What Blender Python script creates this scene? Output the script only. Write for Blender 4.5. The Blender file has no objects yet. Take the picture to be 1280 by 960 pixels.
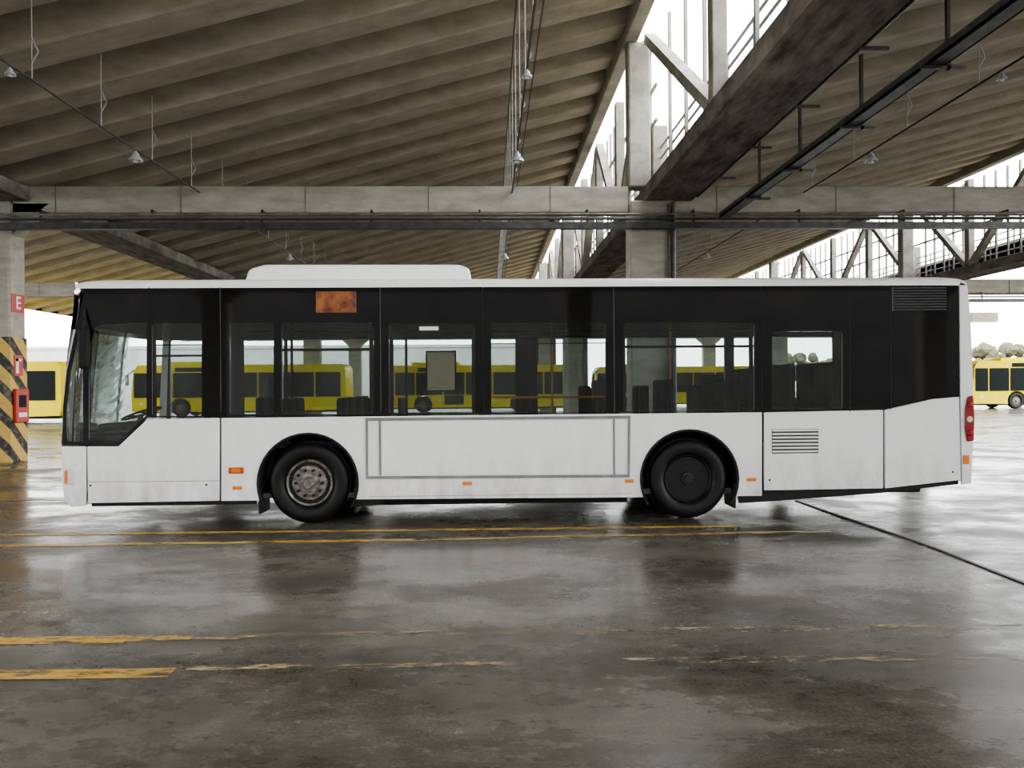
import bpy, bmesh, math, random
from mathutils import Vector, Matrix, Euler
random.seed(4)
scene = bpy.context.scene
COL = scene.collection

# ---------------------------------------------------------------- camera
YAW, ROLL, F, HZ = 0.030, 0.0075, 960.0, 483.0
cam_d = bpy.data.cameras.new("camera"); cam = bpy.data.objects.new("camera", cam_d)
COL.objects.link(cam); scene.camera = cam
cam_d.sensor_width = 36; cam_d.lens = 36*F/1280; cam_d.shift_y = (HZ-480)/1280
cam_d.clip_end = 600
R = Euler((math.pi/2, 0, -YAW)).to_matrix() @ Matrix.Rotation(-ROLL, 3, 'Z')
CP = Vector((0, 0, 1.6))
cam.matrix_world = Matrix.Translation(CP) @ R.to_4x4()
def ray(px, py): return R @ Vector(((px-640)/F, (HZ-py)/F, -1))
def P(px, py, Y):
    d = ray(px, py); t = Y/d.y; q = CP+d*t; return (q.x, q.z)
def G(px, py):
    d = ray(px, py); t = -CP.z/d.z; q = CP+d*t; return (q.x, q.y)
YB = 9.05
def B(px, py): return P(px, py, YB)

# ---------------------------------------------------------------- materials
def newmat(name):
    m = bpy.data.materials.new(name); m.use_nodes = True
    nt = m.node_tree; b = nt.nodes['Principled BSDF']; return m, nt, b
def C(c): return (c[0], c[1], c[2], 1)
def mat(name, col, rough=0.5, metal=0.0, col2=None, scale=3.0, stretch=(1,1,1), bump=0.0, spec=0.5, emis=None, es=0):
    m, nt, b = newmat(name)
    b.inputs['Base Color'].default_value = C(col); b.inputs['Roughness'].default_value = rough
    b.inputs['Metallic'].default_value = metal; b.inputs['Specular IOR Level'].default_value = spec
    if emis: b.inputs['Emission Color'].default_value = C(emis); b.inputs['Emission Strength'].default_value = es
    if col2 is None: col2 = tuple(v*0.88 for v in col)
    tc = nt.nodes.new('ShaderNodeNewGeometry'); mp = nt.nodes.new('ShaderNodeMapping')
    mp.inputs['Scale'].default_value = stretch
    nz = nt.nodes.new('ShaderNodeTexNoise'); nz.inputs['Scale'].default_value = scale; nz.inputs['Detail'].default_value = 7; nz.inputs['Roughness'].default_value = .62
    rp = nt.nodes.new('ShaderNodeValToRGB'); rp.color_ramp.elements[0].position = .35; rp.color_ramp.elements[1].position = .66
    rp.color_ramp.elements[0].color = C(col2); rp.color_ramp.elements[1].color = C(col)
    L = nt.links.new
    L(tc.outputs['Position'], mp.inputs[0]); L(mp.outputs[0], nz.inputs[0]); L(nz.outputs[0], rp.inputs[0]); L(rp.outputs[0], b.inputs['Base Color'])
    if bump:
        bp = nt.nodes.new('ShaderNodeBump'); bp.inputs['Strength'].default_value = bump; bp.inputs['Distance'].default_value = .02
        L(nz.outputs[0], bp.inputs['Height']); L(bp.outputs[0], b.inputs['Normal'])
    return m
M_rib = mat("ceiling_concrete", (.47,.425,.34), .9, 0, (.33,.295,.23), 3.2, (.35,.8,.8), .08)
M_rib_shade = mat("ceiling_recess_shade", (.24,.215,.17), .9, 0, (.15,.135,.105), 3.2, (.35,.8,.8), .08)  # same concrete with recess shade painted into its colour, so ribs stand out
M_conc = mat("pale_concrete", (.44,.415,.355), .9, 0, (.30,.28,.235), 2.2, (.6,1,2.0), .2)
M_joint = mat("concrete_joint_line", (.20,.19,.16), .9)
M_gut = mat("stained_dark_concrete", (.25,.225,.195), .85, 0, (.07,.062,.052), 1.8, (2.5,.7,1), .3)
M_post = mat("post_concrete", (.44,.43,.39), .9, 0, (.28,.26,.22), 2, (1,1,1), .3)
M_steel = mat("dark_galvanised_steel", (.10,.10,.095), .45, .6, (.05,.05,.05), 5)
M_pipe = mat("grey_pipe_steel", (.30,.29,.27), .45, .5, (.16,.15,.14), 4)
M_rail = mat("pale_railing_paint", (.42,.44,.44), .5, .2)
M_lamp = mat("lamp_enamel", (.55,.57,.60), .3, .3)
M_black = mat("gloss_black_panel", (.005,.005,.006), .04, 0, (.004,.004,.005), 2, spec=.5)
M_rubber = mat("tyre_rubber", (.011,.0105,.010), .5, 0, (.006,.006,.006), 8, spec=.35)
M_under = mat("underbody_black", (.012,.012,.012), .8)
M_rim = mat("dirty_rim_steel", (.32,.30,.27), .45, .3, (.08,.07,.06), 16)
M_rimd = mat("black_rim_steel", (.030,.028,.025), .5, .2, (.010,.010,.010), 9)
M_alu = mat("aluminium_frame", (.27,.27,.265), .5, .2, (.20,.20,.195), 6)
M_orange = mat("orange_marker_lens", (.70,.21,.03), .25, emis=(1,.25,.02), es=.06)
M_ored = mat("orange_red_lens", (.55,.09,.02), .25)
M_red = mat("red_lens", (.30,.012,.012), .25)
M_redp = mat("red_enamel", (.48,.04,.025), .45)
M_seat = mat("dark_seat_fabric", (.015,.017,.025), .9)
M_int = mat("interior_grey", (.07,.07,.075), .7)
M_pole = mat("orange_pole", (.80,.36,.03), .35)
M_beige = mat("beige_board", (.95,.80,.58), .7, 0, (.85,.70,.50), 6)
M_paper = mat("white_sticker", (.85,.85,.83), .6)
M_clamp = mat("clear_lens", (.75,.73,.68), .15)
M_yel = mat("yellow_bus_paint", (.86,.68,.01), .4, 0, (.78,.61,.01), 2, spec=.2)
M_dglass = mat("dark_bus_glass", (.012,.018,.016), .3, spec=.05)
M_wall = mat("pale_plaster", (.50,.50,.48), .85, 0, (.40,.40,.38), .6)
M_blocker = mat("reflection_blocker_dark", (.14,.13,.12), .85, 0, (.09,.085,.08), .6)  # dark tone for the added wall behind the camera
M_bark = mat("bark", (.12,.09,.06), .9)
M_leaf = mat("olive_leaves", (.15,.14,.08), .9, 0, (.08,.08,.045), 1.5)
M_crack = mat("joint_tar", (.012,.012,.012), .5)
M_led = mat("led_display", (.34,.11,.015), .3, 0, (.08,.012,.006), 5.5, (1.8,1,1.6), 0, emis=(.8,.08,.01), es=.02)

def white_mat():
    m, nt, b = newmat("bus_white_paint"); L = nt.links.new; N = nt.nodes.new
    g = N('ShaderNodeNewGeometry'); s = N('ShaderNodeSeparateXYZ'); L(g.outputs['Position'], s.inputs[0])
    mp = N('ShaderNodeMapping'); mp.inputs['Scale'].default_value = (1,1,.35); L(g.outputs['Position'], mp.inputs[0])
    n = N('ShaderNodeTexNoise'); n.inputs['Scale'].default_value = 5; n.inputs['Detail'].default_value = 10; n.inputs['Roughness'].default_value = .7; L(mp.outputs[0], n.inputs[0])
    mr = N('ShaderNodeMapRange'); mr.inputs[1].default_value = .95; mr.inputs[2].default_value = .24; mr.inputs[3].default_value = 0; mr.inputs[4].default_value = 1; L(s.outputs['Z'], mr.inputs[0])
    p = N('ShaderNodeMath'); p.operation = 'POWER'; p.inputs[1].default_value = 1.5; L(mr.outputs[0], p.inputs[0])
    r = N('ShaderNodeValToRGB'); r.color_ramp.elements[0].position = .34; r.color_ramp.elements[1].position = .68; L(n.outputs[0], r.inputs[0])
    k = N('ShaderNodeMath'); k.operation = 'MULTIPLY'; L(p.outputs[0], k.inputs[0]); L(r.outputs[0], k.inputs[1])
    a = N('ShaderNodeMath'); a.operation = 'MULTIPLY_ADD'; a.inputs[1].default_value = .75; L(k.outputs[0], a.inputs[0])
    a2 = N('ShaderNodeMath'); a2.operation = 'MULTIPLY'; a2.inputs[1].default_value = .08; L(r.outputs[0], a2.inputs[0]); L(a2.outputs[0], a.inputs[2])
    x = N('ShaderNodeMix'); x.data_type = 'RGBA'; x.inputs[6].default_value = (.90,.90,.885,1); x.inputs[7].default_value = (.40,.36,.30,1)
    L(a.outputs[0], x.inputs[0]); L(x.outputs[2], b.inputs['Base Color']); b.inputs['Roughness'].default_value = .28; return m
M_white = white_mat()

def glass(name, tint, refl=1.4):
    m = bpy.data.materials.new(name); m.use_nodes = True; nt = m.node_tree; nt.nodes.clear()
    o = nt.nodes.new('ShaderNodeOutputMaterial'); t = nt.nodes.new('ShaderNodeBsdfTransparent'); g = nt.nodes.new('ShaderNodeBsdfGlossy')
    t.inputs[0].default_value = C(tint); g.inputs['Roughness'].default_value = .02
    f = nt.nodes.new('ShaderNodeFresnel'); f.inputs[0].default_value = refl; x = nt.nodes.new('ShaderNodeMixShader')
    nt.links.new(f.outputs[0], x.inputs[0]); nt.links.new(t.outputs[0], x.inputs[1]); nt.links.new(g.outputs[0], x.inputs[2]); nt.links.new(x.outputs[0], o.inputs[0])
    return m
M_glass = glass("tinted_window_glass", (.75,.79,.78), 1.6)
M_wglass = glass("clear_windscreen_glass", (.90,.94,.91), 1.15)

def hazard_mat():
    m, nt, b = newmat("hazard_stripes"); L = nt.links.new
    g = nt.nodes.new('ShaderNodeNewGeometry'); s = nt.nodes.new('ShaderNodeSeparateXYZ'); L(g.outputs['Position'], s.inputs[0])
    a = nt.nodes.new('ShaderNodeMath'); a.operation = 'ADD'; L(s.outputs['X'], a.inputs[0]); L(s.outputs['Z'], a.inputs[1])
    a2 = nt.nodes.new('ShaderNodeMath'); a2.operation = 'ADD'; L(a.outputs[0], a2.inputs[0]); L(s.outputs['Y'], a2.inputs[1])
    d = nt.nodes.new('ShaderNodeMath'); d.operation = 'MULTIPLY'; d.inputs[1].default_value = 1/.62; L(a2.outputs[0], d.inputs[0])
    f = nt.nodes.new('ShaderNodeMath'); f.operation = 'FRACT'; L(d.outputs[0], f.inputs[0])
    k = nt.nodes.new('ShaderNodeMath'); k.operation = 'GREATER_THAN'; k.inputs[1].default_value = .45; L(f.outputs[0], k.inputs[0])
    n = nt.nodes.new('ShaderNodeTexNoise'); n.inputs['Scale'].default_value = 9; n.inputs['Detail'].default_value = 8; L(g.outputs['Position'], n.inputs[0])
    rr_ = nt.nodes.new('ShaderNodeValToRGB'); rr_.color_ramp.elements[0].position = .5; rr_.color_ramp.elements[0].color = (0,0,0,1); rr_.color_ramp.elements[1].position = .68; rr_.color_ramp.elements[1].color = (.5,.5,.5,1); L(n.outputs[0], rr_.inputs[0])
    x = nt.nodes.new('ShaderNodeMix'); x.data_type = 'RGBA'; x.inputs[6].default_value = (.03,.03,.028,1); x.inputs[7].default_value = (.62,.40,.09,1)
    y = nt.nodes.new('ShaderNodeMix'); y.data_type = 'RGBA'; y.inputs[7].default_value = (.30,.25,.18,1)
    L(k.outputs[0], x.inputs[0]); L(x.outputs[2], y.inputs[6]); L(rr_.outputs[0], y.inputs[0]); L(y.outputs[2], b.inputs['Base Color']); b.inputs['Roughness'].default_value = .7; return m
M_haz = hazard_mat()

def floor_mat():
    m, nt, b = newmat("wet_concrete_floor"); L = nt.links.new; N = nt.nodes.new
    g = N('ShaderNodeNewGeometry')
    def noise(sc, st, det=8, ro=.6, dist=0):
        mp = N('ShaderNodeMapping'); mp.inputs['Scale'].default_value = st; L(g.outputs['Position'], mp.inputs[0])
        n = N('ShaderNodeTexNoise'); n.inputs['Scale'].default_value = sc; n.inputs['Detail'].default_value = det; n.inputs['Roughness'].default_value = ro; n.inputs['Distortion'].default_value = dist
        L(mp.outputs[0], n.inputs[0]); return n
    def ramp(n, p0, c0, p1, c1):
        r = N('ShaderNodeValToRGB'); e = r.color_ramp.elements; e[0].position = p0; e[0].color = c0; e[1].position = p1; e[1].color = c1
        L(n.outputs[0], r.inputs[0]); return r
    def mul(a, b_):
        x = N('ShaderNodeMix'); x.data_type = 'RGBA'; x.blend_type = 'MULTIPLY'; x.inputs[0].default_value = 1; L(a, x.inputs[6]); L(b_, x.inputs[7]); return x.outputs[2]
    n1 = noise(.6, (.8,1.2,1), 12, .66, .2); n2 = noise(8, (.6,1.1,1), 12, .75, .1); n3 = noise(50, (1,1,1), 6, .7)
    r1 = ramp(n1, .36, (.085,.077,.063,1), .64, (.180,.165,.136,1))
    r2 = ramp(n2, .38, (.74,.74,.74,1), .64, (1.24,1.24,1.23,1))
    r3 = ramp(n3, .38, (.70,.70,.70,1), .64, (1.22,1.22,1.22,1))
    n6 = noise(.5, (.12,2.6,1), 5, .6, .1); r6 = ramp(n6, .40, (.80,.80,.79,1), .60, (1.06,1.06,1.06,1))
    L(mul(mul(mul(r1.outputs[0], r2.outputs[0]), r3.outputs[0]), r6.outputs[0]), b.inputs['Base Color'])
    n4 = noise(.6, (.8,1.3,1), 12, .66, .2)
    rr = ramp(n4, .42, (.13,.13,.13,1), .60, (.42,.42,.42,1))
    r5 = ramp(n2, .38, (.85,.85,.85,1), .64, (1.15,1.15,1.15,1))
    L(mul(rr.outputs[0], r5.outputs[0]), b.inputs['Roughness'])
    b.inputs['Specular IOR Level'].default_value = .40
    bp = N('ShaderNodeBump'); bp.inputs['Strength'].default_value = .14; bp.inputs['Distance'].default_value = .006
    L(n2.outputs[0], bp.inputs['Height']); L(bp.outputs[0], b.inputs['Normal'])
    return m
M_floor = floor_mat()

def paint_mat(name, col, thr):
    m = bpy.data.materials.new(name); m.use_nodes = True; nt = m.node_tree; L = nt.links.new; N = nt.nodes.new
    b = nt.nodes['Principled BSDF']; o = nt.nodes['Material Output']; b.inputs['Roughness'].default_value = .4
    g = N('ShaderNodeNewGeometry'); mp = N('ShaderNodeMapping'); mp.inputs['Scale'].default_value = (.35,1.4,1); L(g.outputs['Position'], mp.inputs[0])
    n = N('ShaderNodeTexNoise'); n.inputs['Scale'].default_value = 8; n.inputs['Detail'].default_value = 12; n.inputs['Roughness'].default_value = .8; L(mp.outputs[0], n.inputs[0])
    r = N('ShaderNodeValToRGB'); r.color_ramp.elements[0].position = thr; r.color_ramp.elements[1].position = thr+.07; L(n.outputs[0], r.inputs[0])
    b.inputs['Base Color'].default_value = C(col)
    t = N('ShaderNodeBsdfTransparent'); x = N('ShaderNodeMixShader'); L(r.outputs[0], x.inputs[0]); L(t.outputs[0], x.inputs[1]); L(b.outputs[0], x.inputs[2]); L(x.outputs[0], o.inputs[0])
    return m
M_ln1 = paint_mat("worn_yellow_line", (.50,.33,.10), .44)
M_ln2 = paint_mat("very_worn_yellow_line", (.42,.33,.19), .51)
M_ln3 = paint_mat("fresh_yellow_line", (.58,.36,.08), .425)

# ---------------------------------------------------------------- mesh helpers
WL = {}
def empty(name, loc, label=None, cat=None, group=None):
    e = bpy.data.objects.new(name, None); e.empty_display_size = .3; e.location = loc; COL.objects.link(e)
    WL[e.name] = Vector(loc); tag(e, label, cat, group); return e
def tag(o, label=None, cat=None, group=None, kind=None):
    if label: o["label"] = label
    if cat: o["category"] = cat
    if group: o["group"] = group
    if kind: o["kind"] = kind
    return o
class MB:
    def __init__(s): s.bm = bmesh.new()
    def box(s, x0, x1, y0, y1, z0, z1, bev=0, seg=2):
        t = bmesh.new(); bmesh.ops.create_cube(t, size=1)
        for v in t.verts:
            v.co = Vector(((x0+x1)/2+v.co.x*(x1-x0), (y0+y1)/2+v.co.y*(y1-y0), (z0+z1)/2+v.co.z*(z1-z0)))
        if bev: bmesh.ops.bevel(t, geom=t.edges[:], offset=bev, segments=seg, affect='EDGES', profile=.5)
        s.merge(t); return s
    def merge(s, t):
        me = bpy.data.meshes.new("t"); t.to_mesh(me); t.free(); s.bm.from_mesh(me); bpy.data.meshes.remove(me)
    def beam(s, a, b, w, h):
        a = Vector(a); b = Vector(b); d = b-a; L = d.length; t = bmesh.new(); bmesh.ops.create_cube(t, size=1)
        q = d.to_track_quat('Z', 'Y').to_matrix()
        for v in t.verts: v.co = (a+b)/2 + q @ Vector((v.co.x*w, v.co.y*h, v.co.z*L))
        s.merge(t); return s
    def cyl(s, a, b, r, seg=12, r2=None):
        a = Vector(a); b = Vector(b); d = b-a; t = bmesh.new()
        bmesh.ops.create_cone(t, cap_ends=True, segments=seg, radius1=r, radius2=r if r2 is None else r2, depth=d.length)
        q = d.to_track_quat('Z', 'Y').to_matrix()
        for v in t.verts: v.co = (a+b)/2 + q @ v.co
        s.merge(t); return s
    def lathe(s, prof, center, axis='Y', seg=40):
        t = bmesh.new(); rings = []
        for (r, h) in prof:
            ring = []
            for i in range(seg):
                a = 2*math.pi*i/seg; c, sn = r*math.cos(a), r*math.sin(a)
                ring.append(t.verts.new((c, h, sn) if axis == 'Y' else (c, sn, h)))
            rings.append(ring)
        for k in range(len(rings)-1):
            for i in range(seg):
                t.faces.new((rings[k][i], rings[k][(i+1)%seg], rings[k+1][(i+1)%seg], rings[k+1][i]))
        t.faces.new(rings[0]); t.faces.new(rings[-1])
        bmesh.ops.remove_doubles(t, verts=t.verts, dist=1e-5)
        bmesh.ops.recalc_face_normals(t, faces=t.faces)
        for v in t.verts: v.co += Vector(center)
        s.merge(t); return s
    def obj(s, name, m, parent=None, smooth=False, origin=None):
        bm = s.bm; bmesh.ops.recalc_face_normals(bm, faces=bm.faces)
        me = bpy.data.meshes.new(name); bm.to_mesh(me); bm.free(); return place(name, me, m, parent, smooth, origin)
def place(name, me, m, parent=None, smooth=False, origin=None):
    xs = [v.co for v in me.vertices]
    if origin is None:
        origin = Vector(((min(v.x for v in xs)+max(v.x for v in xs))/2, (min(v.y for v in xs)+max(v.y for v in xs))/2, min(v.z for v in xs)))
    origin = Vector(origin)
    me.transform(Matrix.Translation(-origin))
    mats = m if isinstance(m, (list, tuple)) else [m]
    idx = [p.material_index for p in me.polygons] if len(mats) > 1 else None
    me.materials.clear()
    for mm in mats: me.materials.append(mm)
    if idx: me.polygons.foreach_set('material_index', idx)
    if smooth:
        me.polygons.foreach_set('use_smooth', [True]*len(me.polygons))
        try: me.set_sharp_from_angle(angle=math.radians(40))
        except Exception: pass
    o = bpy.data.objects.new(name, me); COL.objects.link(o)
    if parent: o.parent = parent; o.location = origin-WL[parent.name]
    else: o.location = origin
    WL[o.name] = origin; return o
def plate(name, outer, holes, y0, y1, m, parent=None, bev=0):
    cu = bpy.data.curves.new("c", 'CURVE'); cu.dimensions = '2D'; cu.fill_mode = 'BOTH'; cu.extrude = (y1-y0)/2-bev
    if bev: cu.bevel_depth = bev; cu.bevel_resolution = 1; cu.offset = -bev
    for pts in [outer]+list(holes):
        sp = cu.splines.new('POLY'); sp.points.add(len(pts)-1)
        for i, p in enumerate(pts): sp.points[i].co = (p[0], p[1], 0, 1)
        sp.use_cyclic_u = True
    ob = bpy.data.objects.new("c", cu); COL.objects.link(ob)
    dg = bpy.context.evaluated_depsgraph_get(); dg.update()
    me = bpy.data.meshes.new_from_object(ob.evaluated_get(dg)); bpy.data.objects.remove(ob); bpy.data.curves.remove(cu)
    for v in me.vertices: v.co = Vector((v.co.x, v.co.z+(y0+y1)/2, v.co.y))
    bm = bmesh.new(); bm.from_mesh(me); bmesh.ops.remove_doubles(bm, verts=bm.verts, dist=1e-5)
    bmesh.ops.recalc_face_normals(bm, faces=bm.faces); bm.to_mesh(me); bm.free()
    me.name = name
    return place(name, me, m, parent)
def rnd(pts, r, n=4):
    out = []; N = len(pts)
    for i in range(N):
        p = Vector(pts[i]); a = Vector(pts[i-1])-p; b = Vector(pts[(i+1)%N])-p
        rr = min(r, a.length*.4, b.length*.4); p0 = p+a.normalized()*rr; p1 = p+b.normalized()*rr
        for k in range(n+1):
            t = k/n; q = p0*(1-t)**2+p*2*t*(1-t)+p1*t*t; out.append((q.x, q.y))
    return out
def rr(x0, z0, x1, z1, r=.03): return rnd([(x0,z0),(x1,z0),(x1,z1),(x0,z1)], r)
def bp(pts): return [B(*p) for p in pts]
def brr(x0, y0, x1, y1, r=.03): return rnd(bp([(x0,y0),(x1,y0),(x1,y1),(x0,y1)]), r)
def copy_tree(o, parent=None, loc=None):
    c = o.copy(); COL.objects.link(c)
    if parent: c.parent = parent
    if loc is not None: c.location = loc
    for ch in list(o.children): copy_tree(ch, c)
    return c

# ================================================================= FLOOR
fl = MB(); fl.box(-90, 90, -60, 160, -.2, 0); o = fl.obj("floor", M_floor); tag(o, "wet grey concrete floor with puddles and tyre streaks", kind="structure")

def ground_line(p0, p1, w, m, label):
    a = Vector(G(*p0)); b = Vector(G(*p1)); d = (b-a).normalized(); n = Vector((-d.y, d.x))*w/2
    bm = bmesh.new(); z = .003
    lo = [bm.verts.new((q.x, q.y, z)) for q in (a-n, b-n, b+n, a+n)]
    hi = [bm.verts.new((q.x, q.y, z+.001)) for q in (a-n, b-n, b+n, a+n)]
    bm.faces.new(hi)
    for i in range(4): bm.faces.new((lo[i], lo[(i+1)%4], hi[(i+1)%4], hi[i]))
    mb = MB(); mb.merge(bm); o = mb.obj("painted_line", m); tag(o, label, "floor marking", "painted parking lines"); return o
Y1 = "worn yellow parking line painted on wet concrete"
Y2 = "almost faded yellow parking line on wet concrete"
ground_line((-420, 689), (520, 675), .11, M_ln3, Y1)
ground_line((520, 675), (1040, 664), .10, M_ln1, Y1)
ground_line((-420, 674), (920, 658), .10, M_ln3, Y1)
ground_line((-300, 805), (160, 799.5), .14, M_ln3, Y1)
ground_line((160, 799.5), (240, 797), .09, M_ln1, Y1)
ground_line((240, 797), (560, 792), .11, M_ln2, Y2)
ground_line((560, 792), (1300, 782), .11, M_ln2, Y2)
ground_line((-300, 847), (150, 842.5), .14, M_ln3, Y1)
ground_line((150, 842.5), (215, 841), .14, M_ln1, Y1)
ground_line((215, 836), (640, 829), .08, M_ln2, Y2)
ground_line((780, 827), (1300, 820), .10, M_ln2, Y2)
ground_line((-200, 627), (160, 624), .12, M_ln1, Y1)
ground_line((-200, 593), (60, 591), .14, M_ln1, Y1)
ground_line((1205, 592), (1700, 584), .14, M_ln2, Y2)
jp = [G(*p) for p in [(995,626),(1040,642),(1085,657),(1130,672),(1180,690),(1235,712),(1290,733),(1400,775)]]
mb = MB()
for i in range(len(jp)-1):
    a, b = jp[i], jp[i+1]; mb.beam((a[0], a[1], .003), (b[0], b[1], .003), .035+.012*random.random(), .012)
tag(mb.obj("expansion_joint", M_crack), "dark tar-filled joint crossing the wet concrete floor", "floor joint")

# ================================================================= STRUCTURE
PER = 14.85; XC = 3.22; YF = 17.3; FS = 15.6; PD = .6; ZT = 9.42
FR = [YF-2*FS, YF, YF+FS, YF+2*FS, YF+3*FS]
Y_START, Y_END = FR[0]-.3, FR[-1]+.6
ZL, SL = 6.1, .262
def zs(X, bay): return ZL+SL*(X-(XC+1.15+bay*PER))
for bay in (-2, -1, 0, 1):
    x0 = XC+1.0+bay*PER; x1 = XC+(bay+1)*PER+.15
    prof = []
    y = Y_START; SP = 1.62; D = .56
    prof.append((y, D))
    while y+SP < Y_END:
        prof += [(y+.34, D), (y+.50, .04), (y+.55, 0), (y+1.19, 0), (y+1.24, .04), (y+1.40, D)]
        y += SP
    prof.append((Y_END, D)); prof += [(Y_END, D+.16), (Y_START, D+.16)]
    bm = bmesh.new()
    A = [bm.verts.new((x0, p[0], zs(x0, bay)+p[1])) for p in prof]; Bv = [bm.verts.new((x1, p[0], zs(x1, bay)+p[1])) for p in prof]
    n = len(prof)
    for i in range(n):
        f = bm.faces.new((A[i], A[(i+1)%n], Bv[(i+1)%n], Bv[i]))
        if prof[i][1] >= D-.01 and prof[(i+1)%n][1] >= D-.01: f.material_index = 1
    bm.faces.new(A); bm.faces.new(Bv)
    bmesh.ops.triangulate(bm, faces=[f for f in bm.faces if len(f.verts) > 4])
    bmesh.ops.recalc_face_normals(bm, faces=bm.faces)
    me = bpy.data.meshes.new("ceiling"); bm.to_mesh(me); bm.free()
    o = place("ceiling", me, [M_rib, M_rib_shade]); tag(o, "sloping sawtooth roof slab of stained concrete ribs", kind="structure")

PW = 1.05
for c in (-1, 0, 1):
    X0 = XC+c*PER
    mb = MB(); mb.box(X0+.33, X0+1.45, Y_START, Y_END, 5.8, 6.12, .02, 1)
    gb = mb.obj("gutter_beam", M_gut); tag(gb, "dark stained concrete gutter beam under the roof valley", "beam", "roof valley gutter beams")
    if c == 0:
        mb = MB(); mb.cyl((4.74, 3, 5.86), (4.74, 17.2, 5.86), .03, 8); mb.obj("gutter_pipe", M_steel, gb)
        for y in (7.5, 9.5, 11.5, 13.5, 15.5):
            mb = MB(); mb.box(4.67, 5.05, y-.02, y+.02, 5.79, 5.83); mb.obj("pipe_clip", M_steel, gb)
    mb = MB(); mb.box(X0-.08, X0+.22, Y_START, Y_END, ZT, ZT+.8, .02, 1)
    tag(mb.obj("roof_edge_beam", M_conc), "concrete edge beam along the top of the clerestory", "beam", "roof edge beams")
    for k, y in enumerate(FR):
        vis = (c == -1 and k == 1)
        e = empty("concrete_pillar", (X0+PW/2, y+PD/2, 0),
                  "weathered concrete pillar with yellow and black hazard stripes" if vis else "tall weathered concrete pillar carrying the roof beams", "pillar", "roof pillars")
        mb = MB(); mb.box(X0, X0+PW, y, y+PD, 0, 5.8, .04, 1); mb.obj("shaft", M_conc, e)
        mb = MB(); mb.box(X0, X0+.50, y+.05, y+.5, 6.12, ZT, .03, 1); mb.box(X0+.60, X0+.95, y+.3, y+.6, 6.12, 7.6, .02, 1); mb.obj("upper_post", M_post, e)
        if c != 0 or k > 1:
            mb = MB(); bm = bmesh.new()
            for (s0, s1) in ((-1, 0), (1, PW)):
                pts = [(X0+s1, 5.05), (X0+s1+s0*.8, 5.75), (X0+s1, 5.75)]
                a = [bm.verts.new((p[0], y+.1, p[1])) for p in pts]; b = [bm.verts.new((p[0], y+.5, p[1])) for p in pts]
                bm.faces.new(a); bm.faces.new(b)
                for i in range(3): bm.faces.new((a[i], a[(i+1)%3], b[(i+1)%3], b[i]))
            mb.merge(bm); mb.obj("bracket", M_conc, e)
        if c == 0:
            for fx, r_, h_ in ((.83, .035, 5.7), (.93, .045, 5.75)):
                mb = MB(); mb.cyl((X0+PW*fx, y-.05, 0), (X0+PW*fx, y-.05, h_), r_); mb.obj("conduit", M_steel, e)
        if vis:
            mb = MB(); mb.box(X0-.012, X0+PW+.012, y-.012, y+PD+.012, 0.0, 2.78); mb.obj("hazard_stripe_band", M_haz, e)
            XR = X0+PW
            def zpx(py): return P(22, py, y+.3)[1]
            mb = MB(); mb.box(XR, XR+.012, y+.06, y+.54, zpx(391), zpx(368), .003, 1); mb.obj("sign_plate", M_redp, e)
            cu = bpy.data.curves.new("t", 'FONT'); cu.body = "E"; cu.size = .40; cu.align_x = 'CENTER'; cu.align_y = 'CENTER'; cu.extrude = .003; cu.offset = .006
            to = bpy.data.objects.new("t", cu); COL.objects.link(to); dg = bpy.context.evaluated_depsgraph_get()
            me = bpy.data.meshes.new_from_object(to.evaluated_get(dg)); bpy.data.objects.remove(to)
            me.transform(Matrix.Translation((XR+.016, y+.30, zpx(379.5))) @ Matrix.Rotation(math.pi/2, 4, 'Z') @ Matrix.Rotation(math.pi/2, 4, 'X')); place("sign_letter", me, M_paper, e)
            z0_, z1_ = zpx(528), zpx(486)
            f = empty("fire_hose_cabinet", (XR+.1, y+.3, z0_), "red fire hose cabinet fixed to the striped pillar", "fire equipment")
            mb = MB(); mb.box(XR+.014, XR+.10, y+.06, y+.54, z0_, z1_, .02); mb.obj("cabinet_body", M_redp, f)
            mb = MB(); mb.box(XR+.095, XR+.11, y+.16, y+.42, z0_+.34, z1_-.14, .004); mb.obj("window", M_dglass, f)
            mb = MB(); mb.box(XR+.095, XR+.11, y+.14, y+.44, z0_+.12, z0_+.22, .004); mb.obj("nameplate", M_paper, f)
            z0_, z1_ = zpx(470), zpx(444)
            g = empty("fire_sign", (XR+.03, y+.3, z0_), "small red and white fire equipment sign on the pillar", "sign")
            mb = MB(); mb.box(XR+.014, XR+.024, y+.12, y+.44, z0_, z1_, .002); mb.obj("sign_plate", M_redp, g)
            mb = MB(); mb.box(XR+.024, XR+.03, y+.18, y+.27, z0_+.06, z1_-.08); mb.box(XR+.024, XR+.03, y+.18, y+.38, z1_-.14, z1_-.08); mb.obj("symbol", M_paper, g)
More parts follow.
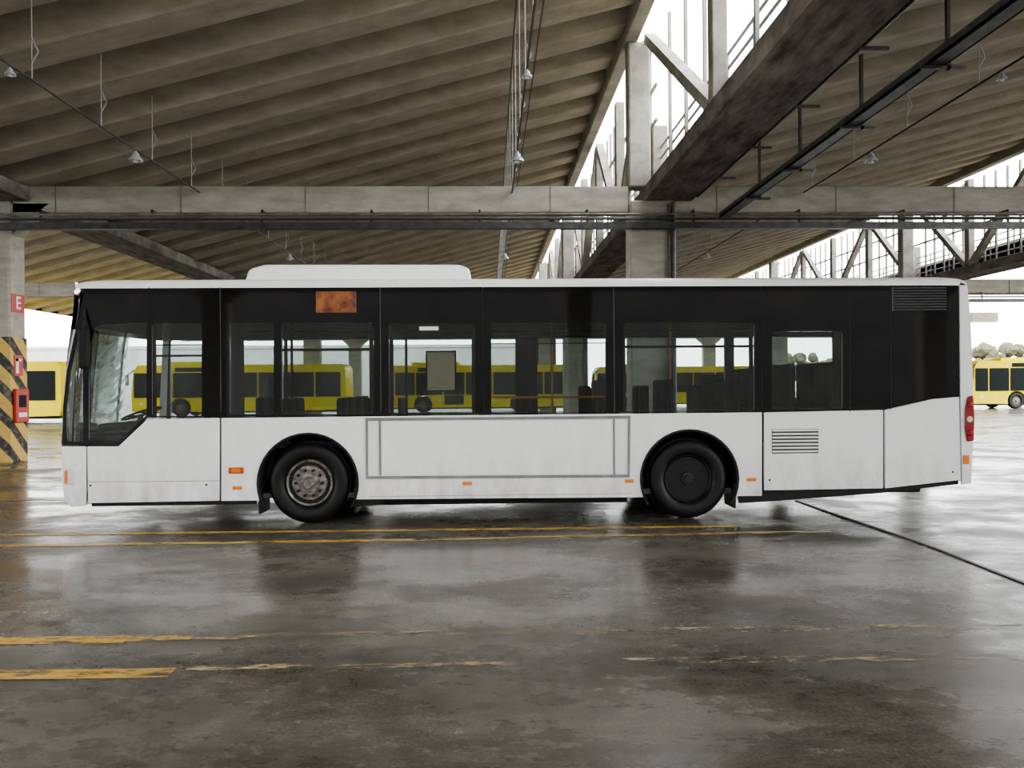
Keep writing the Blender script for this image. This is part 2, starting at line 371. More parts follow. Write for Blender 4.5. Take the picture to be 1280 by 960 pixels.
    for j in range(len(FR)-1):
        ya, yb = FR[j], FR[j+1]
        e = empty("clerestory_truss", (X0+.3, (ya+yb)/2, 6.12), "open clerestory truss with concrete posts, diagonals and a pale railing", "truss", "clerestory trusses")
        npan = round((yb-ya)/(5.2 if (j == 0 and c < 1) else 3.9)); xx = X0+.45
        for q in range(npan):
            p0 = ya+(yb-ya)*q/npan; p1 = ya+(yb-ya)*(q+1)/npan
            if q > 0:
                mb = MB(); mb.box(xx-.12, xx+.12, p0-.14, p0+.14, 6.12, ZT, .015, 1); mb.obj("post", M_post, e)
            ta, tb = ((p0+.1, ZT), (p1-.1, 6.1)) if (q+j) % 2 else ((p1-.1, ZT), (p0+.1, 6.1))
            if j == 0 and c < 1: ta, tb = ((p1-.1, ZT), (p0+.2, 6.1))
            mb = MB(); mb.beam((xx, ta[0], ta[1]), (xx, tb[0], tb[1]), .24, .2); mb.obj("diagonal", M_post, e)
            nm = 6 if (j > 0 or c == 1) else 4
            for h in range(1, nm):
                mb = MB(); yy = p0+(p1-p0)*h/nm; mb.box(xx+.14, xx+.20, yy-.035, yy+.035, 6.12, ZT); mb.obj("mullion", M_post, e)
            if j > 0 or c == 1:
                for zt_ in (7.6, 8.4):
                    mb = MB(); mb.box(xx+.14, xx+.20, p0, p1, zt_, zt_+.06); mb.obj("transom", M_post, e)
        mb = MB()
        for z in (6.4, 6.63, 6.86, 7.1): mb.cyl((xx+.35, ya, z), (xx+.35, yb, z), .026, 6)
        yy = ya+.6
        while yy < yb: mb.cyl((xx+.35, yy, 6.1), (xx+.35, yy, 7.1), .026, 6); yy += 1.3
        mb.obj("railing", M_rail, e)
for bay in (-2, -1, 0, 1):
    xa = XC+bay*PER+PW; xb = XC+(bay+1)*PER
    for k, y in enumerate(FR):
        e = empty("cross_beam", ((xa+xb)/2, y+.35, 5.54), "long pale concrete cross beam between the pillars", "beam", "cross beams")
        mb = MB(); mb.box(xa+.01, xb-.01, y+.10, y+.52, 5.54, 6.14, .02, 1); mb.obj("beam_body", M_conc, e)
        if k >= 1:
            for h in range(5):
                mb = MB(); hx = xa+(xb-xa)*(h+.35)/5; mb.box(hx-.009, hx+.009, y+.09, y+.11, 5.53, 6.14); mb.obj("conduit_strap", M_joint, e)
for k, y in enumerate(FR[1:3]):
    xa, xb = XC-PER*1.0+PW-.2, XC+PER*2
    e = empty("pipe_run", ((xa+xb)/2, y-.2, 5.1), "horizontal run of steel pipes and a dark channel on brackets", "pipes", "horizontal pipe runs")
    mb = MB(); mb.box(xa, xb, y-.30, y-.14, 5.10, 5.20); mb.box(xa, xb, y-.30, y-.28, 5.20, 5.24); mb.obj("channel", M_steel, e)
    mb = MB(); mb.cyl((xa, y-.18, 5.44), (xb, y-.18, 5.44), .03, 8); mb.obj("pipe", M_pipe, e)
    mb = MB(); mb.cyl((xa, y-.27, 5.31), (xb, y-.27, 5.31), .022, 8); mb.obj("pipe", M_steel, e)
    mb = MB(); mb.cyl((xa, y-.2, 5.36), (xb, y-.2, 5.36), .018, 8); mb.obj("pipe", M_pipe, e)
    x = xa+1.0
    while x < xb:
        inp = any(X_-.1 < x < X_+PW+.1 for X_ in (XC-PER, XC, XC+PER))
        if not inp:
            mb = MB(); mb.box(x-.02, x+.02, y-.2, y-.16, 5.15, 5.54); mb.box(x-.02, x+.02, y-.2, y+.098, 5.5, 5.54); mb.obj("bracket", M_steel, e)
        x += 2.4
RX = [-6.45, .56, 7.25]
for i, x in enumerate(RX):
    bay = 0 if x > XC else -1
    e = empty("lighting_conduit", (x, 20, 5.98), "thin steel lighting conduit hung on wires below the ribbed roof", "conduit", "lighting conduits")
    mb = MB(); mb.cyl((x, 6, 6.0), (x, 62, 6.0), .018, 6); mb.obj("conduit_tube", M_steel, e)
    y = 7.2
    while y < 45:
        zt = zs(x, bay)+.1; mb = MB(); mb.cyl((x, y, 6.0), (x, y, zt), .009, 5); mb.beam((x, y, 6.25), (x+.09, y, 6.4), .018, .018); mb.beam((x+.09, y, 6.4), (x, y, 6.6), .018, .018); mb.obj("hanger_wire", M_rail, e); y += 1.95
    if i == 1:
        for dx, z in ((.12, 6.15), (-.18, 6.45)):
            mb = MB(); mb.cyl((x+dx, 6, z), (x+dx, 62, z), .012, 6); mb.obj("cable", M_steel, e)
lamp0 = None
for x in RX:
    for y in (10.6, 14.3, 25.2, 36, 47):
        s = .36 if y == 10.6 else .62
        zz = 5.975-.30*s
        if lamp0 is None:
            e = empty("pendant_lamp", (x, y, zz), "grey enamel industrial pendant lamp hanging from the conduit", "lamp", "pendant lamps")
            mb = MB(); mb.lathe([(0,.30),(.03,.30),(.05,.24),(.09,.22),(.11,.13),(.13,.12),(.19,.05),(.20,.0),(.185,0),(.15,.05),(.0,.09)], (x, y, zz), 'Z', 24); mb.obj("lamp_shade", M_lamp, e, True)
            mb = MB(); mb.lathe([(0,-.06),(.05,-.05),(.085,0),(.06,.06),(0,.07)], (x, y, zz), 'Z', 16); mb.obj("bulb", M_clamp, e, True)
            lamp0 = e; e.scale = (s,)*3
        else:
            c = copy_tree(lamp0, None, (x, y, zz)); c.scale = (s,)*3
e = empty("cable_tray", (5.3, 10, 5.3), "dark steel cable tray on angled hangers below the sloping roof", "cable tray")
mb = MB(); mb.box(5.17, 5.40, 3, 17.0, 5.34, 5.37); mb.box(5.17, 5.195, 3, 17.0, 5.34, 5.45); mb.box(5.375, 5.40, 3, 17.0, 5.34, 5.45); mb.obj("tray", M_steel, e)
for y in (6.8, 8.9, 11.0, 13.2, 15.2):
    mb = MB(); mb.box(5.42, 5.46, y-.025, y+.025, 5.3, 6.5); mb.box(5.12, 5.65, y-.025, y+.025, 5.30, 5.34); mb.obj("hanger", M_steel, e)

# ================================================================= MAIN BUS
bx0 = B(78, 600)[0]; bx1 = B(1216, 560)[0]; YW = 2.52; YR = YB+YW
bus = empty("city_bus", ((bx0+bx1)/2, YB+YW/2, 0), "white single-decker city bus with a black glazed window band", "bus")
zc = .485; RT = .48; RA = .590
wxf = B(385, 606)[0]; wxr = B(862, 601)[0]
def arch_pts(cx, zb, rad=RA, n=24):
    a0 = math.asin((zc-zb)/rad)
    return [(cx+rad*math.cos(t), zc+rad*math.sin(t)) for t in [-a0+(math.pi+2*a0)*i/n for i in range(n+1)]]
zbL = B(300, 626)[1]; zbR = B(940, 620)[1]
def body_plate(y0, y1, parent, m=M_white):
    plate("front_corner_panel", rnd(bp([(76.5,558),(107,558),(107,632),(89,634),(80,625),(77.5,600)]), .02), [], y0, y1, m, parent, .004)
    plate("side_panel", rnd(bp([(109,558),(148,558),(184,524),(274,522.5),(274,626),(110,629)]), .012), [], y0, y1, m, parent, .004)
    out = [B(276.5,522.5), B(952.5,515.5), (B(952.5,615)[0], zbR)] + arch_pts(wxr, zbR) + arch_pts(wxf, zbL) + [(B(276.5,626)[0], zbL)]
    plate("side_panel", out, [], y0, y1, m, parent, .004)
    plate("engine_hatch", rnd(bp([(955.5,515.5),(1104,512.5),(1104,610.5),(955.5,613)]), .01), [], y0, y1, m, parent, .004)
    plate("engine_hatch", rnd(bp([(1106.5,512.5),(1165,499),(1199,496),(1201,600),(1106.5,610.5)]), .01), [], y0, y1, m, parent, .004)
    plate("rear_corner_panel", rnd(bp([(1199.5,352),(1209,356),(1213.5,400),(1216.5,480),(1216.5,560),(1214,604),(1203,606),(1201,496)]), .012), [], y0, y1, m, parent, .004)
body_plate(YB, YB+.04, bus)
holes = {
 'ws': rnd(bp([(103,414),(104,552),(84,552),(82.5,510),(87,465),(95,428)]), .02),
 'dr': rnd(bp([(119,407),(183,403),(183,519),(147,552),(111,552),(111,470),(113,430)]), .03),
 'a': brr(190,404,252,520), 'b': brr(287,403,342,518), 'c': brr(352,403,467,518), 'd': brr(486,404,594,516.5),
 'e': brr(614,403,757,516), 'f': brr(779,403,943,514.5), 'g': brr(965,414,1053,512)}
band = bp([(106,357.5),(1198,357),(1198,495),(1165,497.5),(1105,511.5),(953,514),(276,521),(183,522),(148,556.5),(77.5,556.5),(78.5,510),(83,465),(92,422),(101,385)])
plate("window_band", band, list(holes.values()), YB+.004, YB+.035, M_black, bus)
for k, h in holes.items(): plate("window_pane", h, [], YB+.010, YB+.016, M_glass, bus)
for px in (186, 275, 475, 603.5, 767, 951, 1061, 1113):
    xa, za = B(px, 359); xb, zb = B(px, 511 if px > 1100 else 515)
    mb = MB(); mb.box(xa-.005, xa+.005, YB-.001, YB+.01, zb, za); mb.obj("pane_joint", M_steel if px in (275,475,767) else M_rubber, bus)
def bar(x0, y0, x1, y1, m=M_under, yy=YB+.02, t=.03, name="sash_bar"):
    a = B(x0, y1); b = B(x1, y0); mb = MB(); mb.box(a[0], b[0], yy, yy+t, a[1], b[1], .003, 1); return mb.obj(name, m, bus)
bar(190,430,252,432); bar(190,443,252,446); bar(352,435,467,439); bar(355,409,467,411); bar(779,431,943,435); bar(785,408,943,410); bar(355,404,358,518); bar(462,404,466,518)
bar(779,404,782,514); bar(938,404,942,514); bar(487,404,491,516); bar(590,404,594,516); bar(190,404,193,520); bar(614,428,757,430)
bar(395,364,445,391, M_led, YB-.002, .01, "destination_display")
zt = B(640, 348.5)[1]
xl, xr = B(94, 352)[0], B(1208, 352)[0]
def strip(rows, name, m, sm=True):
    bm = bmesh.new(); g = [[bm.verts.new(p) for p in r] for r in rows]
    for i in range(len(g)-1):
        for j in range(len(g[0])-1): bm.faces.new((g[i][j], g[i][j+1], g[i+1][j+1], g[i+1][j]))
    mb = MB(); mb.merge(bm); return mb.obj(name, m, bus, sm)
prof = [(0,-.095),(0,-.05),(.015,-.02),(.05,0),(.25,.035),(.7,.06),(YW/2,.07)]
prof = prof+[(YW-p[0], p[1]) for p in prof[-2::-1]]
rows = []
for (x, k) in ((xl, .10), (xl+.03, .35), (xl+.10, .8), (xl+.25, 1), (xr-.2, 1), (xr-.08, .8), (xr-.02, .35), (xr, .1)):
    rows.append([(x, YB+p[0], zt-.095+(p[1]+.095)*(.55+.45*k)) for p in prof])
strip(rows, "roof_panel", M_white)
def endcap(pxs, sign, name, m, bulge=.16):
    rows = []
    for p in pxs:
        x, z = B(*p); r = []
        for j in range(13):
            s = abs(2*j/12-1); r.append((x+sign*bulge*(1-s**2.5), YB+.005+(YW-.01)*j/12, z))
        rows.append(r)
    return strip(rows, name, m)
endcap([(94,352),(93,360),(91.5,385),(88,410)], -1, "front_roof_fascia", M_black)
endcap([(88,410),(84,440),(79.5,490),(77,530),(76.5,556)], -1, "windscreen", M_wglass)
endcap([(76.5,557),(77.5,600),(80,625),(89,634)], -1, "front_bumper", M_white)
endcap([(1208,352),(1212,380),(1214,420)], 1, "rear_roof_fascia", M_white)
endcap([(1214,420),(1216,455),(1216.5,490)], 1, "rear_window", M_glass)
endcap([(1216.5,490),(1216.5,560),(1214,604)], 1, "rear_bumper", M_white)
hol = []
fwin = ((214,262,0),(272,345,1),(354,480,1),(490,600,0),(612,760,1),(772,905,1),(916,1040,1),(1050,1090,1))
for (a, b_, w_) in fwin:
    hol.append(rr(P(a,470,YR)[0], 1.18 if w_ else .58, P(b_,470,YR)[0], 2.32, .04))
zs_ = .33
outl = [(bx0+.02, zs_)] + arch_pts(wxf, zs_)[::-1] + arch_pts(wxr, zs_)[::-1] + [(bx1-.03, zs_+.1), (bx1-.03, 2.1), (xr, zt-.09), (xl, zt-.09), (B(90,400)[0], 2.3)]
plate("far_side_wall", outl, hol, YR-.05, YR, M_white, bus)
for h in hol: plate("window_pane", h, [], YR-.03, YR-.024, M_glass, bus)
outl2 = [(bx0+.15, .4), (bx1-.1, .4), (bx1-.1, 2.0), (xr-.08, zt-.15), (xl+.1, zt-.15)]
plate("inner_wall_lining", outl2, hol, YR-.075, YR-.055, M_int, bus)
mb = MB(); mb.box(xl+.05, xr-.05, YB+.045, YR-.055, zt-.13, zt-.1); mb.obj("interior_ceiling", M_int, bus)
mb = MB(); mb.box(bx0+.15, B(1060,500)[0], YB+.1, YR-.08, .30, .36); mb.obj("interior_floor", M_int, bus)
mb = MB(); mb.box(B(1058,500)[0], bx1-.12, YB+.05, YR-.08, .42, 1.30); mb.box(B(1066,500)[0], bx1-.12, YB+.05, YB+.5, 1.3, zt-.14); mb.obj("engine_bay", M_under, bus)
mb = MB(); mb.box(wxr-.62, B(1058,500)[0], YB+.42, YR-.35, .36, .85, .01); mb.obj("rear_platform", M_int, bus)
def skirt(pts): plate("underbody_skirt", bp(pts), [], YB+.05, YB+.09, M_under, bus)
skirt([(110,600),(320,600),(318,631),(112,634)]); skirt([(442,600),(805,600),(803,622),(480,627),(475,632),(444,634)])
skirt([(922,600),(1202,590),(1201,606),(1105,617),(985,626),(926,630)])
mb = MB(); mb.box(bx0+.5, wxf-.75, YB+.12, YR-.12, .24, .30); mb.box(wxf+.7, wxr-.7, YB+.25, YR-.25, .18, .30, .01); mb.box(wxr+.7, bx1-.5, YB+.25, YR-.25, .26, .42, .01)
mb.obj("chassis", M_under, bus)
for cx, zb in ((wxf, zbL), (wxr, zbR)):
    o_ = arch_pts(cx, zb-.09, RA+.003); i_ = arch_pts(cx, zb-.09, RA-.022)
    plate("wheel_arch_trim", o_+i_[::-1], [], YB-.012, YB+.03, M_rubber, bus)
    rows = []
    for yy in (YB+.03, YB+.6):
        rows.append([(p[0], yy, p[1]) for p in arch_pts(cx, zb, RA-.015)])
    strip(rows, "wheel_housing", M_under)
    plate("wheel_housing", arch_pts(cx, zb, RA-.015), [], YB+.58, YB+.6, M_under, bus)
for cx in (wxf, wxr):
    mb = MB(); mb.box(cx+.53, cx+.56, YB+.02, YB+.38, .13, .42); mb.obj("mudflap", M_rubber, bus)
mb = MB(); mb.box(wxf-.58, wxf-.55, YB+.02, YB+.38, .13, .40); mb.obj("mudflap", M_rubber, bus)
def make_wheel(cx, front, parent, cy, flip=False, name="wheel", detail=True, r=RT):
    s = -1 if flip else 1
    tp = [(.285,.05),(.30,.02),(.335,.0),(.40,-.004),(.445,.008),(.47,.035),(.478,.05),(.474,.08),(.485,.082),(.485,.125),(.474,.127),(.474,.15),(.485,.152),(.485,.20),(.474,.202),(.478,.23),(.47,.25),(.44,.28),(.335,.285),(.285,.24)]
    k = r/.485
    def L(pf): return [(a*k, cy+s*b*k) for a, b in pf]
    mb = MB(); mb.lathe(L(tp), (cx, 0, r), 'Y', 56); w = mb.obj(name, M_rubber, parent, True, (cx, cy, r))
    if front: rp = [(0,-.005),(.075,-.005),(.08,.01),(.115,.015),(.12,.03),(.20,.035),(.225,.075),(.245,.08),(.25,.03),(.268,.018),(.278,.03),(.285,.2),(0,.2)]
    else: rp = [(0,.15),(.15,.15),(.19,.17),(.235,.17),(.255,.12),(.262,.04),(.280,.018),(.290,.03),(.285,.2),(0,.2)]
    mb = MB(); mb.lathe(L(rp), (cx, 0, r), 'Y', 48); mb.obj("rim", M_rim if front else M_rimd, w, True, (cx, cy, r))
    hp = [(0,-.045),(.055,-.045),(.068,-.03),(.07,.02),(0,.02)] if front else [(0,.02),(.045,.02),(.05,.035),(.075,.035),(.085,.05),(.09,.08),(.115,.09),(.12,.16),(0,.16)]
    mb = MB(); mb.lathe(L(hp), (cx, 0, r), 'Y', 28); mb.obj("hub", M_rim if front else M_rimd, w, True, (cx, cy, r))
    if detail:
        for i in range(10):
            a = 2*math.pi*i/10; rad = .155; y0 = cy+s*(-.012 if front else .10)
            mb = MB(); mb.cyl((cx+rad*math.cos(a), y0, r+rad*math.sin(a)), (cx+rad*math.cos(a), y0+s*.055, r+rad*math.sin(a)), .019, 6); mb.obj("wheel_nut", M_under if front else M_steel, w)
        for i in range(10):
            a = 2*math.pi*(i+.5)/10; rad = .208
            mb = MB(); c = Vector((cx+rad*math.cos(a), cy+s*(.040 if front else .155), r+rad*math.sin(a))); mb.cyl(c, c+Vector((0, s*.014, 0)), .02, 10); mb.obj("vent_hole", M_under, w)
    return w
make_wheel(wxf, True, bus, YB+.045); make_wheel(wxr, False, bus, YB+.045)
make_wheel(wxf, True, bus, YR-.045, True, detail=False); make_wheel(wxr, False, bus, YR-.045, True, detail=False)
o4 = bp([(457,522.5),(788,519.5),(787,596.5),(458,598.5)]); i4 = bp([(460,526),(785.2,523.2),(784.5,593),(460.5,595)])
plate("advertising_frame", o4, [i4], YB-.016, YB+.002, M_alu, bus, .002)
for px in (475, 767.5):
    a = B(px-.9, 594); b = B(px+.9, 524); mb = MB(); mb.box(a[0], b[0], YB-.012, YB+.001, a[1], b[1]); mb.obj("frame_bar", M_alu, bus)
plate("advertising_panel", rnd(bp([(477,528),(766,525.5),(766,590.5),(477,592.5)]), .01), [], YB-.008, YB+.001, M_white, bus, .002)
a = B(111, 603); b = B(274, 601.5); mb = MB(); mb.box(a[0], b[0], YB-.0015, YB+.002, a[1], a[1]+.006); mb.obj("body_seam", M_pipe, bus)
a = B(462, 621); b = B(790, 619); mb = MB(); mb.box(a[0], b[0], YB-.0015, YB+.002, a[1], a[1]+.005); mb.obj("body_seam", M_pipe, bus)
for (x0, y0, x1, y1) in ((291,607.5,303,612),(578,602,590,606.5),(781,599,792,603.5),(933,597.5,945,601.5)):
    a = B(x0, y1); b = B(x1, y0); mb = MB(); mb.box(a[0], b[0], YB-.016, YB+.001, a[1], b[1], .005); mb.obj("side_marker_light", M_orange, bus)
a = B(286, 592); b = B(305, 584); mb = MB(); mb.box(a[0], b[0], YB-.022, YB+.001, a[1], b[1], .01); mb.obj("indicator_housing", M_ored, bus)
a = B(290, 590.5); b = B(301, 585.5); mb = MB(); mb.box(a[0], b[0], YB-.028, YB-.02, a[1], b[1], .003); mb.obj("side_indicator", M_orange, bus)
a = B(79, 606); b = B(93, 586); mb = MB(); mb.box(a[0]+.012, b[0], YB-.010, YB+.02, a[1], b[1], .009); mb.obj("front_fog_lamp", M_clamp, bus)
a = B(80, 604); b = B(85, 588); mb = MB(); mb.box(a[0]+.01, b[0], YB-.014, YB+.0, a[1], b[1], .005); mb.obj("front_indicator", M_orange, bus)
rl = rnd(bp([(1209,496),(1215.5,494),(1217.2,520),(1216.3,551),(1208.5,552),(1205.5,535),(1206,512)]), .02)
plate("rear_light_cluster", rl, [], YB-.02, YB+.03, M_red, bus, .006)
for i, py in enumerate((506, 524, 541)):
    c = B(1211, py); mb = MB(); mb.lathe([(0,-.012),(.028,-.010),(.037,0),(.037,.01),(0,.01)], (c[0], YB-.022, c[1]), 'Y', 20); mb.obj("rear_lamp", M_clamp if i == 1 else M_red, bus, True)
a = B(1203.5, 580); b = B(1211, 569); mb = MB(); mb.box(a[0], b[0], YB-.014, YB+.01, a[1], b[1], .005); mb.obj("rear_reflector", M_orange, bus)
mb = MB(); a = B(965, 567); b = B(1023, 536); mb.box(a[0], b[0], YB-.002, YB+.001, a[1], b[1]); mb.obj("vent_recess", M_steel, bus)
mb = MB(); nsl = 7
for i in range(nsl):
    z = a[1]+(b[1]-a[1])*(i+.35)/nsl; h = (b[1]-a[1])/nsl*.5
    mb.box(a[0]+.005, b[0]-.005, YB-.014, YB, z, z+h, .003, 1)
mb.obj("vent_louvre", M_white, bus)
a = B(1117, 389); b = B(1183, 358.5)
mb = MB()
for i in range(9):
    z = a[1]+(b[1]-a[1])*(i+.3)/9; mb.box(a[0], b[0], YB-.006, YB+.006, z, z+.018, .003, 1)
mb.box(a[0]-.02, a[0], YB-.004, YB+.006, a[1], b[1]); mb.obj("engine_grille", M_int, bus)
for (x, y) in ((258,606),(1191,590),(962,600),(113,607)):
    c = B(x, y); mb = MB(); mb.lathe([(0,-.004),(.011,-.003),(.013,.002),(0,.002)], (c[0], YB, c[1]), 'Y', 14); mb.obj("fastener", M_rubber, bus)
mc = B(110, 437)
mb = MB(); mb.box(B(103,437)[0], B(117,437)[0], YB-.12, YB-.05, B(109,461)[1], B(109,412)[1], .03, 3); mb.obj("side_mirror", M_under, bus, True)
mb = MB(); p0 = B(106, 385); mb.cyl((p0[0], YB+.0, p0[1]), (mc[0], YB-.085, B(109,414)[1]), .014); mb.obj("mirror_arm", M_under, bus)
q = [P(303, 347, 9.75), P(311, 336, 9.75), P(330, 330.5, 9.75), P(575, 330.5, 9.75), P(587, 336, 9.75), P(590, 347, 9.75)]
q = [(q[0][0], zt+.02)]+q[1:5]+[(q[5][0], zt+.02)]
plate("roof_pod", rnd(q, .05), [], 9.75, 11.0, M_white, bus, .03)
def seat(px, zf, rows=((YB+.12, YB+.52), (YB+.56, YB+.96)), top=.98):
    x = B(px, 500)[0]
    for (ya, yb) in rows:
        mb = MB(); mb.box(x-.22, x+.2, ya, yb, zf+.38, zf+.47, .03); mb.box(x+.16, x+.25, ya, yb, zf+.42, zf+top, .04, 3)
        mb.box(x-.05, x+.05, ya+.12, yb-.12, zf+.0, zf+.40); mb.obj("passenger_seat", M_seat, bus, True)
R2 = ((YR-.96, YR-.56), (YR-.52, YR-.12))
for px in (975, 1022): seat(px, .85, top=1.0); seat(px, .85, R2)
for px in (735, 820, 905): seat(px, .62, top=1.05); seat(px, .62, R2)
for px in (330, 400, 440): seat(px, .50)
for px in (250, 395, 650): seat(px, .50, R2)
for i in range(4):
    ya = YB+.55+i*.46; xb_ = B(1066,500)[0]+.25; mb = MB(); mb.box(xb_, xb_+.12, ya, ya+.42, 1.3, 1.9, .04, 3); mb.box(xb_-.4, xb_, ya, ya+.42, 1.3, 1.4, .03); mb.obj("passenger_seat", M_seat, bus, True)
x = B(232, 500)[0]
mb = MB(); mb.box(x-.30, x+.15, YB+.3, YB+.8, .95, 1.08, .04); mb.box(x+.08, x+.2, YB+.32, YB+.78, 1.0, 1.75, .05, 3); mb.box(x+.1, x+.18, YB+.42, YB+.68, 1.7, 1.95, .04, 3); mb.box(x-.15, x+.1, YB+.4, YB+.7, .36, .96); mb.obj("driver_seat", M_seat, bus, True)
x = B(150, 508)[0]
mb = MB()
for i in range(24):
    a0, a1 = 2*math.pi*i/24, 2*math.pi*(i+1)/24
    def wp(a): return Vector((x, YB+.55, 1.30))+Vector((.23*math.cos(a)*.95, .23*math.sin(a), .23*math.cos(a)*.33))
    mb.cyl(wp(a0), wp(a1), .014, 6)
    if i % 8 == 0: mb.cyl(wp(a0), (x, YB+.55, 1.28), .012, 6)
mb.cyl((x, YB+.55, 1.29), (x-.15, YB+.55, .8), .03); mb.obj("steering_wheel", M_under, bus)
mb = MB(); mb.box(bx0+.12, B(135,500)[0], YB+.08, YR-.7, .5, 1.12, .06, 3); mb.box(B(115,500)[0], B(150,500)[0], YB+.08, YB+.9, .9, 1.2, .05, 3); mb.obj("dashboard", M_under, bus, True)
mb = MB(); mb.box(B(262,500)[0], B(268,500)[0], YB+.05, YB+1.1, .36, 2.6); mb.obj("cab_partition", M_int, bus)
for (px, yy) in ((300, 10.2), (365, 9.7), (463, 10.7), (508, 9.75), (600, 10.8), (690, 10.0), (770, 10.7), (838, 9.8), (945, 10.6)):
    x = P(px, 480, yy)[0]; mb = MB(); mb.cyl((x, yy, .36), (x, yy, zt-.13), .016, 10); mb.obj("grab_pole", M_pole if px in (690, 463, 838) else M_under, bus, True)
for yy in (9.7, 10.9):
    mb = MB(); mb.cyl((B(290,500)[0], yy, 2.3), (B(1050,500)[0], yy, 2.3), .016, 8); mb.obj("handrail", M_under, bus, True)
mb = MB(); mb.cyl((B(615,500)[0], YB+.12, B(640,497)[1]), (B(757,500)[0], YB+.12, B(640,497)[1]), .014, 8); mb.obj("handrail", M_pole, bus, True)
bar(532,438,570,490, M_under, YB+.05, .012, "notice_board"); bar(534,440,568,488, M_beige, YB+.045, .006, "notice_sheet")
bar(524,408,548,413, M_paper, YB+.004, .004, "window_sticker")
for (a_, b_, h_) in ((645,672,2.4),(880,905,1.75)):
    mb = MB(); mb.box(P(a_,500,11.2)[0], P(b_,500,11.2)[0], 11.15, 11.4, .9, h_, .03); mb.obj("equipment_locker", M_under, bus)
for px in (480, 606, 765):
    x = B(px, 500)[0]; mb = MB(); mb.box(x-.02, x+.02, YR-1.0, YR-.1, .4, 1.45, .008); mb.obj("interior_partition", M_int, bus)

# ================================================================= YELLOW BUSES
def yellow_bus(X, Y, label):
    L, H, W = 12.0, 2.95, 2.5
    e = empty("yellow_city_bus", (X+L/2, Y+W/2, 0), label, "bus", "parked yellow buses")
    wx = [X+2.7, X+8.7]
    def ar(cx): 
        a0 = math.asin(.2/.58); return [(cx+.58*math.cos(t), .5+.58*math.sin(t)) for t in [math.pi+a0-(math.pi+2*a0)*i/12 for i in range(13)]]
    out = [(X, .32)]+ar(wx[0])+ar(wx[1])+[(X+L-.1, .36), (X+L, .8), (X+L-.03, 2.7), (X+L-.2, H), (X+.3, H), (X+.08, 2.6), (X-.05, 1.2)]
    plate("body", out, [], Y, Y+W, M_yel, e, .02)
    segs = [(.12,.9),(1.0,2.2),(2.3,3.9),(4.0,5.3),(5.4,7.0),(7.1,8.6),(8.7,10.2),(10.3,11.7)]
    for i, (a, b) in enumerate(segs):
        plate("side_window", rr(X+a, 1.10, X+b, 2.5, .06), [], Y-.03, Y+.01, M_dglass, e)
    plate("door_glass", rr(X+4.05, .5, X+5.25, 1.07, .04), [], Y-.028, Y+.01, M_dglass, e)
    plate("roof_unit", rr(X+2, H, X+5, H+.2, .08), [], Y+.4, Y+2.1, M_yel, e)
    plate("destination_display", rr(X+2.4, 2.56, X+4.0, 2.8, .03), [], Y-.03, Y+.01, M_dglass, e)
    for cx in wx:
        for (cy, fl_) in ((Y+.03, False), (Y+W-.03, True)): make_wheel(cx, True, e, cy, fl_, detail=False, r=.5)
    mb = MB(); mb.box(X+.3, X+L-.3, Y+.3, Y+W-.3, .22, .4); mb.obj("chassis", M_under, e)
    mb = MB(); mb.box(X-.3, X-.12, Y-.2, Y-.08, 1.8, 2.4, .03); mb.cyl((X-.2, Y-.1, 2.4), (X+.2, Y+.1, 2.75), .03); mb.obj("side_mirror", M_under, e)
    mb = MB(); mb.lathe([(0,-.02),(.1,-.01),(.12,.02),(0,.02)], (X+.5, Y, .75), 'Y', 16); mb.obj("headlight", M_clamp, e, True)
    return e
def bXat(px, Y): return P(px, 490, Y)[0]
yellow_bus(bXat(77, 37)-12, 37, "yellow city bus parked beside the striped pillar")
yellow_bus(bXat(165, 44), 44, "yellow city bus parked in the depot row")
yellow_bus(bXat(474, 48), 48, "yellow city bus parked in the depot row")
yellow_bus(bXat(745, 55), 55, "yellow city bus parked in the depot row")
yellow_bus(bXat(1217, 46), 46, "yellow city bus parked in the open beside the trees")

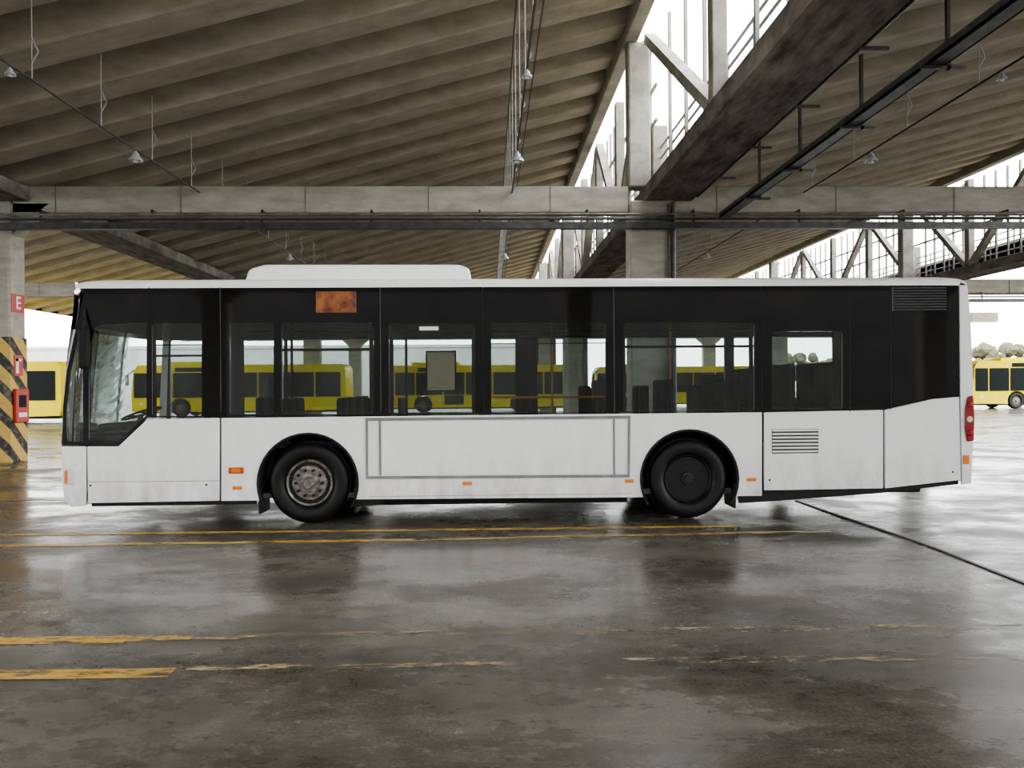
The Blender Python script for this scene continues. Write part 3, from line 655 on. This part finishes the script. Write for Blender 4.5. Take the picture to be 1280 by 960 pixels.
# ================================================================= BACKGROUND
mb = MB(); mb.box(-60, 4, 78, 79, 0, 5.6); mb.box(-60, 4, 77.9, 79.1, 5.6, 5.9); tag(mb.obj("wall_back", M_wall), kind="structure")
mb = MB(); mb.box(-45, 45, -34.5, -34, 0, 8.5); mb.box(-45, 45, -34.6, -33.9, 8.5, 8.8); tag(mb.obj("wall_front_blocker", M_blocker), kind="structure")  # unseen wall, added behind the camera to keep bright sky out of bus reflections
def tree(px, Y, h, s):
    X = P(px, 450, Y)[0]; rg = random.Random(s)
    e = empty("tree", (X, Y, 0), "small leafy olive-brown tree beyond the parked buses", "tree", "distant trees")
    mb = MB(); mb.cyl((X, Y, 0), (X+.1, Y, h*.55), .16, 8, .09)
    for i in range(5):
        a = rg.random()*6.28; mb.cyl((X+.05, Y, h*.4), (X+math.cos(a)*h*.22, Y+math.sin(a)*h*.22, h*.75), .06, 6, .02)
    mb.obj("trunk", M_bark, e)
    mb = MB()
    for i in range(26):
        a = rg.random()*6.28; r = rg.random()**.5*h*.3; z = h*(.5+.45*rg.random()); t = bmesh.new()
        bmesh.ops.create_icosphere(t, subdivisions=2, radius=h*.09*(.6+rg.random()))
        for v in t.verts: v.co = v.co*(1+.35*(rg.random()-.5)) + Vector((X+math.cos(a)*r, Y+math.sin(a)*r, z))
        mb.merge(t)
    mb.obj("foliage", M_leaf, e)
for i, (px, Y, h) in enumerate(((1237, 75, 5.2), (1275, 78, 5.6), (1310, 74, 5), (1000, 80, 4.6), (1030, 84, 4.2), (1180, 82, 5))): tree(px, Y, h, i)

# ================================================================= WORLD + LIGHT
w = bpy.data.worlds.new("overcast"); scene.world = w; w.use_nodes = True; nt = w.node_tree
bg = nt.nodes['Background']; tc = nt.nodes.new('ShaderNodeTexCoord'); sp = nt.nodes.new('ShaderNodeSeparateXYZ'); rp = nt.nodes.new('ShaderNodeValToRGB')
nt.links.new(tc.outputs['Generated'], sp.inputs[0]); nt.links.new(sp.outputs['Z'], rp.inputs[0]); nt.links.new(rp.outputs[0], bg.inputs[0])
rp.color_ramp.elements[0].color = (.92,.94,.96,1); rp.color_ramp.elements[1].color = (.97,.98,1,1)
bg.inputs[1].default_value = 8.6
try: scene.view_settings.look = 'AgX - Medium High Contrast'
except Exception: pass
